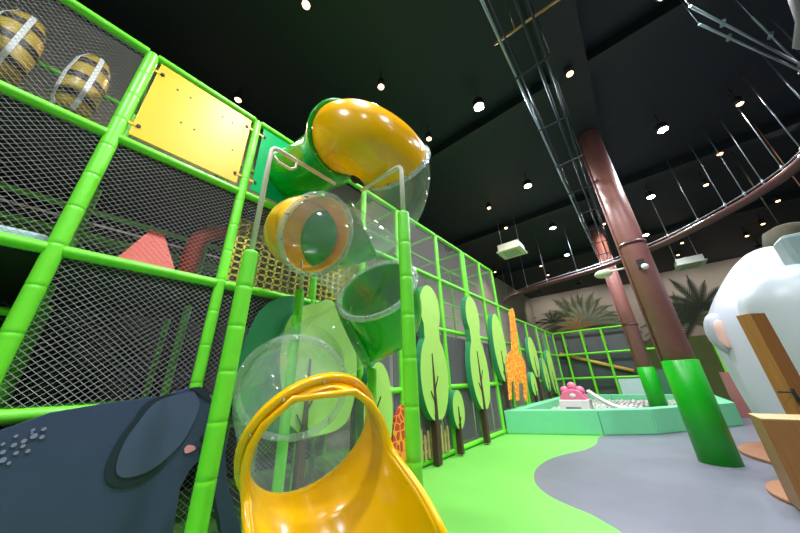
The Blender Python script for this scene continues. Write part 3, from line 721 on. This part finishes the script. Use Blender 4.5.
# ------------------------------------------------------------ lamps
LW = emitter('lamp_white', (.86, .93, 1, 1), 160); LWW = emitter('lamp_warm', (1, .50, .22, 1), 9)
def lamp(p, kind, label):
    t = empty('ceiling_spot', p, label, 'ceiling lamp', 'white ceiling spots' if kind == 'w' else 'warm ceiling spots')
    r = .10 if kind == 'w' else .06
    q = MB(); q.lathe((p.x, p.y, p.z), (p.x, p.y, p.z + .22), [(0, r + .02), (.16, r + .02), (.22, r * .5)], 16); q.build('housing', BLACK, t)
    q = MB(); q.rod((p.x, p.y, p.z + .2), (p.x, p.y, ZC), .01, 6); q.build('stem', BLACK, t)
    q = MB(); q.lathe((p.x, p.y, p.z - .02), (p.x, p.y, p.z), [(0, r * .7), (.02, r)], 16); q.build('bulb', LW if kind == 'w' else LWW, t)
    L = bpy.data.lights.new('lamp', 'SPOT'); L.energy = (700 if p.x < 1 else 380 if p.x < 4 else 160) if kind == 'w' else 75; L.color = (.86, .93, 1) if kind == 'w' else (1, .78, .55)
    L.spot_size = 2.6; L.spot_blend = .8; L.shadow_soft_size = .12
    lo = bpy.data.objects.new('lamp_light', L); C.objects.link(lo); lo.parent = t; lo.location = (0, 0, -.05)
wl = [(479, 107), (528, 186), (553, 228), (567, 255), (663, 130), (651, 197), (646, 235), (665, -8)]
names_w = ['large white spot nearest the yellow slide top', 'white spot second along the left row', 'white spot third along the left row, above the hanging air unit', 'white spot farthest along the left row', 'white spot right of the nearer column top', 'white spot second behind the column on the right row', 'white spot farthest on the right row by the column', 'white spot just beyond the top picture edge']
for p, l in zip(wl, names_w): lamp(onZ(6.9, *p), 'w', l)
wm = [(306, 5, 'orange glowing spot at the top edge above the frame'), (381, 87, 'warm spot directly above the yellow slide top'), (429, 139, 'warm spot right beside the clear slide dome'), (238, 100, 'warm spot above the yellow board'), (570, 74, 'warm spot above the nearer column top'), (740, 104, 'warm spot among the hanging rods at right'), (720, 154, 'warm spot second among the rods at right'), (706, 185, 'warm spot third among the rods at right'), (489, 208, 'warm spot left of the air unit'), (506, 228, 'warm spot just above the air unit'), (603, 206, 'warm spot between the two columns'), (541, 266, 'warm spot low beyond the air unit'), (548, 275, 'warm spot low by the ring beyond the air unit'), (604, 224, 'faint warm spot between the columns, lower one'), (495, 272, 'warm spot at the far corner of the frame'), (778, 201, 'warm spot upper right beyond the ring'), (763, 224, 'warm spot above the white dome house'), (747, 236, 'warm spot left above the white dome house'), (682, 243, 'warm spot beyond the ring above the right air unit'), (678, 255, 'lower warm spot just above the right air unit')]
for x, y, l in wm:
    lamp(onZ(6.9, x, y), 'o', l)
# lamps behind the camera, same grid
for x, y in ((-1.33, 1.0), (1.85, 1.0), (-1.33, -2.4), (1.85, -2.4), (5.0, 4.6), (5.0, 8.2), (5.0, 1.0), (5, 12)): lamp(Vector((x, y, 6.9)), 'w', 'white spot of the same ceiling grid behind or beside the viewer')

for i, x in enumerate((-4.6, -2.0, .8, 3.4, 6.0)):  # added lights that brighten the mural and far wall, no real fixtures
    t = empty('added_mural_light', (x, 21.4, 7.1), 'small black box added under the ceiling with a light to brighten the palm mural', 'ceiling lamp', 'added lights before the mural')
    q = MB(); q.box((x - .12, 21.34, 7.05), (x + .12, 21.46, 7.16)); q.rod((x, 21.4, 7.15), (x, 21.4, ZC), .02, 6); q.build('housing', BLACK, t)
    L = bpy.data.lights.new('added_wash', 'SPOT'); L.energy = 100; L.color = (1, .93, .84); L.spot_size = 2.2; L.spot_blend = .9; L.shadow_soft_size = .1
    lo = bpy.data.objects.new('lamp_light', L); C.objects.link(lo); lo.parent = t; lo.location = (0, .1, -.1); lo.rotation_euler = (.85, 0, 0)
# ------------------------------------------------------------ ball pit
PH = .54
outer = [(-3.31, 8.2), (-1.25, 9.03), (-.24, 9.71), (1.53, 12.2), (1.6, 16.3), (-3.3, 16.3)]
import itertools
def inset(poly, d):
    n = len(poly); out = []
    cxm = sum(p[0] for p in poly) / n; cym = sum(p[1] for p in poly) / n
    for i in range(n):
        p0, p1, p2 = Vector(poly[i - 1]), Vector(poly[i]), Vector(poly[(i + 1) % n])
        e1 = (p1 - p0).normalized(); e2 = (p2 - p1).normalized()
        n1 = Vector((-e1.y, e1.x)); n2_ = Vector((-e2.y, e2.x)); b = (n1 + n2_).normalized(); out.append(p1 + b * d / max(.3, b.dot(n1)))
    return out
inn = inset(outer, .32)
pit = empty('ball_pit', (-1, 12, 0), 'mint green padded ball pit around the farther column', 'ball pit')
for i in range(len(outer)):
    a, b = Vector(outer[i]), Vector(outer[(i + 1) % len(outer)]); ai, bi = Vector(inn[i]), Vector(inn[(i + 1) % len(outer)])
    k = 1 if (b - a).length < 2.6 else 3
    for j in range(k):
        t0, t1 = j / k, (j + 1) / k; g = .006 / (b - a).length
        P_ = [a.lerp(b, t0 + g), a.lerp(b, t1 - g), ai.lerp(bi, t1 - g), ai.lerp(bi, t0 + g)]
        q = MB(); q.prism([tuple(v) for v in P_], 'z', .005, PH if i != 4 else PH + .0); q.build('wall_block', PITG, pit, bevel=.02)
# balls
q = MB(); random.seed(3)
ip = [Vector(p) for p in inset(outer, .34)]
def inside(x, y):
    for i in range(len(ip)):
        a, b = ip[i], ip[(i + 1) % len(ip)]
        if (b.x - a.x) * (y - a.y) - (b.y - a.y) * (x - a.x) < .07: return False
    return True
y = 8.4
while y < 16.0:
    x = -3.1
    while x < 1.4:
        xx, yy = x + random.uniform(-.03, .03), y + random.uniform(-.03, .03)
        if inside(xx, yy) and math.hypot(xx + .07, yy - 13.18) > .42:
            q.ball((xx, yy, (.30 + random.uniform(-.03, .03))), .055, n=7, m=5, mi=random.choice([0, 0, 0, 1, 2, 3]))
        x += .135
    y += .135
o = q.build('pit_balls', [BALLS, mat('ball_white', rgb(206, 202, 204), .4), mat('ball_pink', rgb(214, 170, 184), .4), mat('ball_pale_green', rgb(170, 200, 170), .4)], loc=(-1, 12, .3)); tag(o, 'pale white and pink plastic balls filling the mint pit', 'balls', kind='stuff')
# toy castle in pit
T = Vector((-1.98, 10.7, .27))
toy = empty('toy_castle', T, 'pink and white toy castle with small slide standing in the ball pit', 'toy castle')
q = MB(); q.box((T.x - .42, T.y - .3, T.z), (T.x + .38, T.y + .35, T.z + .42)); q.build('base', TOYW, toy, bevel=.04)
q = MB(); q.box((T.x - .25, T.y - .31, T.z + .08), (T.x + .15, T.y - .295, T.z + .22)); q.build('window', mat('toy_window_grey', rgb(140, 140, 150), .3), toy)
q = MB(); q.prism([(T.x - .4, T.z + .4), (T.x + .36, T.z + .4), (T.x + .22, T.z + .64), (T.x - .02, T.z + .72), (T.x - .28, T.z + .62)], 'y', T.y - .28, T.y + .3); q.build('roof', TOYP, toy, bevel=.03)
for dx, dz in ((-.22, .66), (.0, .78), (.2, .66)):
    q = MB(); q.ball((T.x + dx, T.y - .1, T.z + dz), .13, n=12, m=8); q.build('turret', TOYP, toy)
q = MB(); q.ball((T.x + .0, T.y - .26, T.z + .53), .1, .04, .07, n=10, m=6); q.build('badge', TOYW, toy)
q = MB(); pts = [Vector((T.x + .38, T.y, T.z + .62)), Vector((T.x + .7, T.y + .05, T.z + .35)), Vector((T.x + 1.0, T.y + .1, T.z + .18)), Vector((T.x + 1.4, T.y + .15, T.z + .12))]
ps = smooth(pts, 4)
for a, b in zip(ps, ps[1:]):
    w = .17; q.add([a + Vector((0, -w, 0)), a + Vector((0, w, 0)), b + Vector((0, w, 0)), b + Vector((0, -w, 0)), a + Vector((0, -w, -.03)), a + Vector((0, w, -.03)), b + Vector((0, w, -.03)), b + Vector((0, -w, -.03))], [(0, 1, 2, 3), (4, 7, 6, 5), (0, 3, 7, 4), (1, 5, 6, 2), (0, 4, 5, 1), (2, 6, 7, 3)])
for s_ in (-.17, .17): q.path([p + Vector((0, s_, .04)) for p in ps], .03, 6)
q.build('slide', mat('toy_pale', rgb(226, 226, 224), .3), toy)

# ------------------------------------------------------------ far cage
YF = 18.4
cg = empty('back_cage', (-2, YF, 0), 'green square grid cage with grey nets behind the ball pit', 'climbing frame')
def xY(px, py): return onY(YF, px, py).x
xs = [-4.35, -3.05, -1.95, -.95, .05]
xs = [onY(YF, 543, 337).x, onY(YF, 562, 334).x, onY(YF, 580, 331).x, onY(YF, 600, 328.5).x, onY(YF, 625, 325).x]
for x in xs + [1.5, 2.5]:
    top = 3.66 if x < 1 else 2.44
    q = MB(); q.pad((x, YF, 0), (x, YF, top), .06, n=8); q.build('post', PAD, cg)
for z in (1.22, 2.44, 3.66):
    for a, b in zip(xs, xs[1:] + [1.5, 2.5]):
        if z > 3 and b > 1.2: continue
        q = MB(); q.pad((a, YF, z), (b, YF, z), .055, n=8); q.build('rail', PAD, cg)
a = xs[0]
for z in (1.22, 2.44, 3.66):
    q = MB(); q.pad((a, YF, z), (a, YF + 2, z), .05, n=8); q.build('rail', PAD, cg)
q = MB(); q.pad((a, YF + 2, 0), (a, YF + 2, 3.66), .05, n=8); q.build('post', PAD, cg)
for i, (a, b) in enumerate(zip(xs, xs[1:])):
    for k, (z0, z1) in enumerate(((0, 1.17), (1.27, 2.4), (2.5, 3.6))):
        if i == 3 and k == 0:
            q = MB(); q.box((a + .08, YF - .01, .05), (b - .08, YF + .02, 1.15)); tag(q.build('panel', PALEB, cg), 'pale blue board')
        else:
            q = MB(); q.box((a + .08, YF + .3, z0 + .02), (b - .08, YF + .32, z1)); tag(q.build('panel', DARKP if k < 2 else WALLD, cg), 'dark grey net panel')
q = MB(); A = onY(YF + .2, 560, 354); B = onY(YF + .2, 634, 371); q.path([A, A.lerp(B, .5), B], .09, 8); tag(q.build('slide_edge', mat('far_orange', rgb(214, 170, 84), .5), cg), 'orange slanting slide edge')
q = MB(); p = onY(YF - .2, 653, 378); q.box((.1, YF - .1, .02), (1.45, YF + .1, 1.5)); tag(q.build('panel', mat('far_green_panel', rgb(60, 120, 84), .6), cg), 'dark green panel')

# ------------------------------------------------------------ white dome house with ear
DX, DY = 2.33, 8.25; DR = 1.2
dm = empty('dome_house', (DX, DY, 0), 'big white round animal dome house with a pink ear on a wooden disc', 'play house')
q = MB(); q.lathe((DX, DY, 0), (DX, DY, .05), [(0, 1.5), (.05, 1.5)], 64); q.build('base_disc', OAKD, dm, bevel=.01)
prof = [(0, 1.06), (.5, 1.12), (1.0, 1.17), (1.5, 1.2), (1.9, 1.2), (2.1, 1.18), (2.25, 1.14), (2.4, 1.08), (2.55, .99), (2.7, .89), (2.85, .78), (3.0, .66), (3.15, .53), (3.28, .4), (3.38, .27), (3.44, .14), (3.46, .02)]
q = MB(); q.lathe((DX, DY, .05), (DX, DY, 4), prof, 64); q.build('shell', WHT, dm)
F2 = Vector((2.25, 7.45, 0)); prof = [(0, .66), (.9, .74), (1.7, .8), (2.15, .78)] + [(2.15 + .72 * math.sin(a), .78 * math.cos(a)) for a in [PI / 2 * k / 10 for k in range(1, 10)]] + [(2.875, .02)]
q = MB(); q.lathe((F2.x, F2.y, .05), (F2.x, F2.y, 4), prof, 48); tag(q.build('face_shell', WHG, dm), 'grey-white rounded front shell')
e = onY(8.05, 706, 334)
q = MB(); q.ball((e.x + .17, 7.86, e.z - .02), .20, .13, .37); ea = q.build('ear', WHT, dm)
q = MB(); q.ball((e.x + .185, 7.755, e.z - .05), .105, .04, .26); q.build('inner_ear', mat('inner_ear_pink', rgb(232, 190, 176), .5), ea)
e = onY(7.3, 796, 250)
q = MB(); q.box((e.x - .12, 7.15, e.z - .35), (e.x + 1.0, 7.6, e.z + .25)); tag(q.build('brow_panel', TEAL, dm, bevel=.06), 'grey teal panel on top')
# pinkish hanging stump behind
e = onY(11, 775, 222)
st = empty('hanging_drum', (e.x + .3, 11, e.z - .5), 'olive and salmon rounded drum shape seen above the white dome', 'decoration')
q = MB(); q.lathe((e.x + .15, 11.2, e.z - 1.1), (e.x + .15, 11.2, e.z + .35), [(0, .25), (.1, .45), (.5, .52), (.9, .4), (1.0, .2)], 32); q.rod((e.x + .1, 11.2, e.z), (e.x + .1, 11.2, ZC), .015, 6); q.build('drum', mat('drum_olive', rgb(66, 66, 50), .8), st)
q = MB(); q.lathe((e.x + .42, 10.3, e.z - .9), (e.x + .42, 10.3, e.z + .1), [(0, .11), (1.0, .11)], 20); q.rod((e.x + .42, 10.3, e.z), (e.x + .42, 10.3, ZC), .01, 6); tag(q.build('tube', mat('drum_salmon', rgb(170, 110, 90), .6), st), 'salmon coloured tube')

# ------------------------------------------------------------ wooden post and counter
e0 = onY(5.9, 738, 316); e1 = onY(5.9, 762, 303)
bm_ = empty('wooden_post', (1.3, 5.95, 0), 'square oak veneer post with black hook in front of the white dome', 'wooden post')
q = MB(); bx = e0.x; zt_ = e0.z + .02
q.box((-.105, -.085, 0), (.105, .085, zt_ - .05), 0, Matrix.Translation((bx + .14, 6.04, .05)) @ Matrix.Rotation(.70, 4, 'Z')); q.build('shaft', OAK, bm_, bevel=.006)
h = onY(5.88, 776, 396)
q = MB(); q.box((bx + .11, 5.88, h.z - .06), (bx + .14, 5.92, h.z + .08)); q.path([Vector((bx + .0, 5.88, h.z + .05)), Vector((bx + .12, 5.89, h.z + .04)), Vector((bx + .15, 5.88, h.z - .08))], .012, 6); q.build('hook', BLACK, bm_)
ct_ = empty('wooden_counter', (1.2, 5.3, 0), 'oak veneer counter box on a round base at the lower right edge', 'counter')
q = MB(); A = Vector((.72, 4.98, 0)); 
q.box((.76, 4.98, .04), (1.9, 5.5, .86)); q.build('body', OAK, ct_, bevel=.005)
q = MB(); q.box((.76, 4.98, .86), (1.9, 5.5, .872)); q.build('top', wood('oak_top', rgb(206, 170, 120), rgb(186, 146, 98)), ct_, bevel=.004)
q = MB(); q.lathe((1.52, 5.85, 0), (1.52, 5.85, .04), [(0, .84), (.04, .84)], 48); q.build('base_disc', OAKD, ct_)
# small brown low wall behind column
q = MB(); e = onZ(.0, 735, 402); q.box((1.75, 14, 0), (4.5, 14.3, 1.3)); o = q.build('low_brown_wall', COLB, loc=(2.5, 14, 0)); tag(o, 'low maroon brown partition seen between column and white dome', 'partition')

# ------------------------------------------------------------ world and view
w = bpy.data.worlds.new('world'); bpy.context.scene.world = w; w.use_nodes = True
w.node_tree.nodes['Background'].inputs[0].default_value = (.03, .035, .045, 1); w.node_tree.nodes['Background'].inputs[1].default_value = .3
vs = bpy.context.scene.view_settings; vs.view_transform = 'Standard'; vs.look = 'None'; vs.gamma = 1; vs.use_curve_mapping = False; vs.exposure = .45
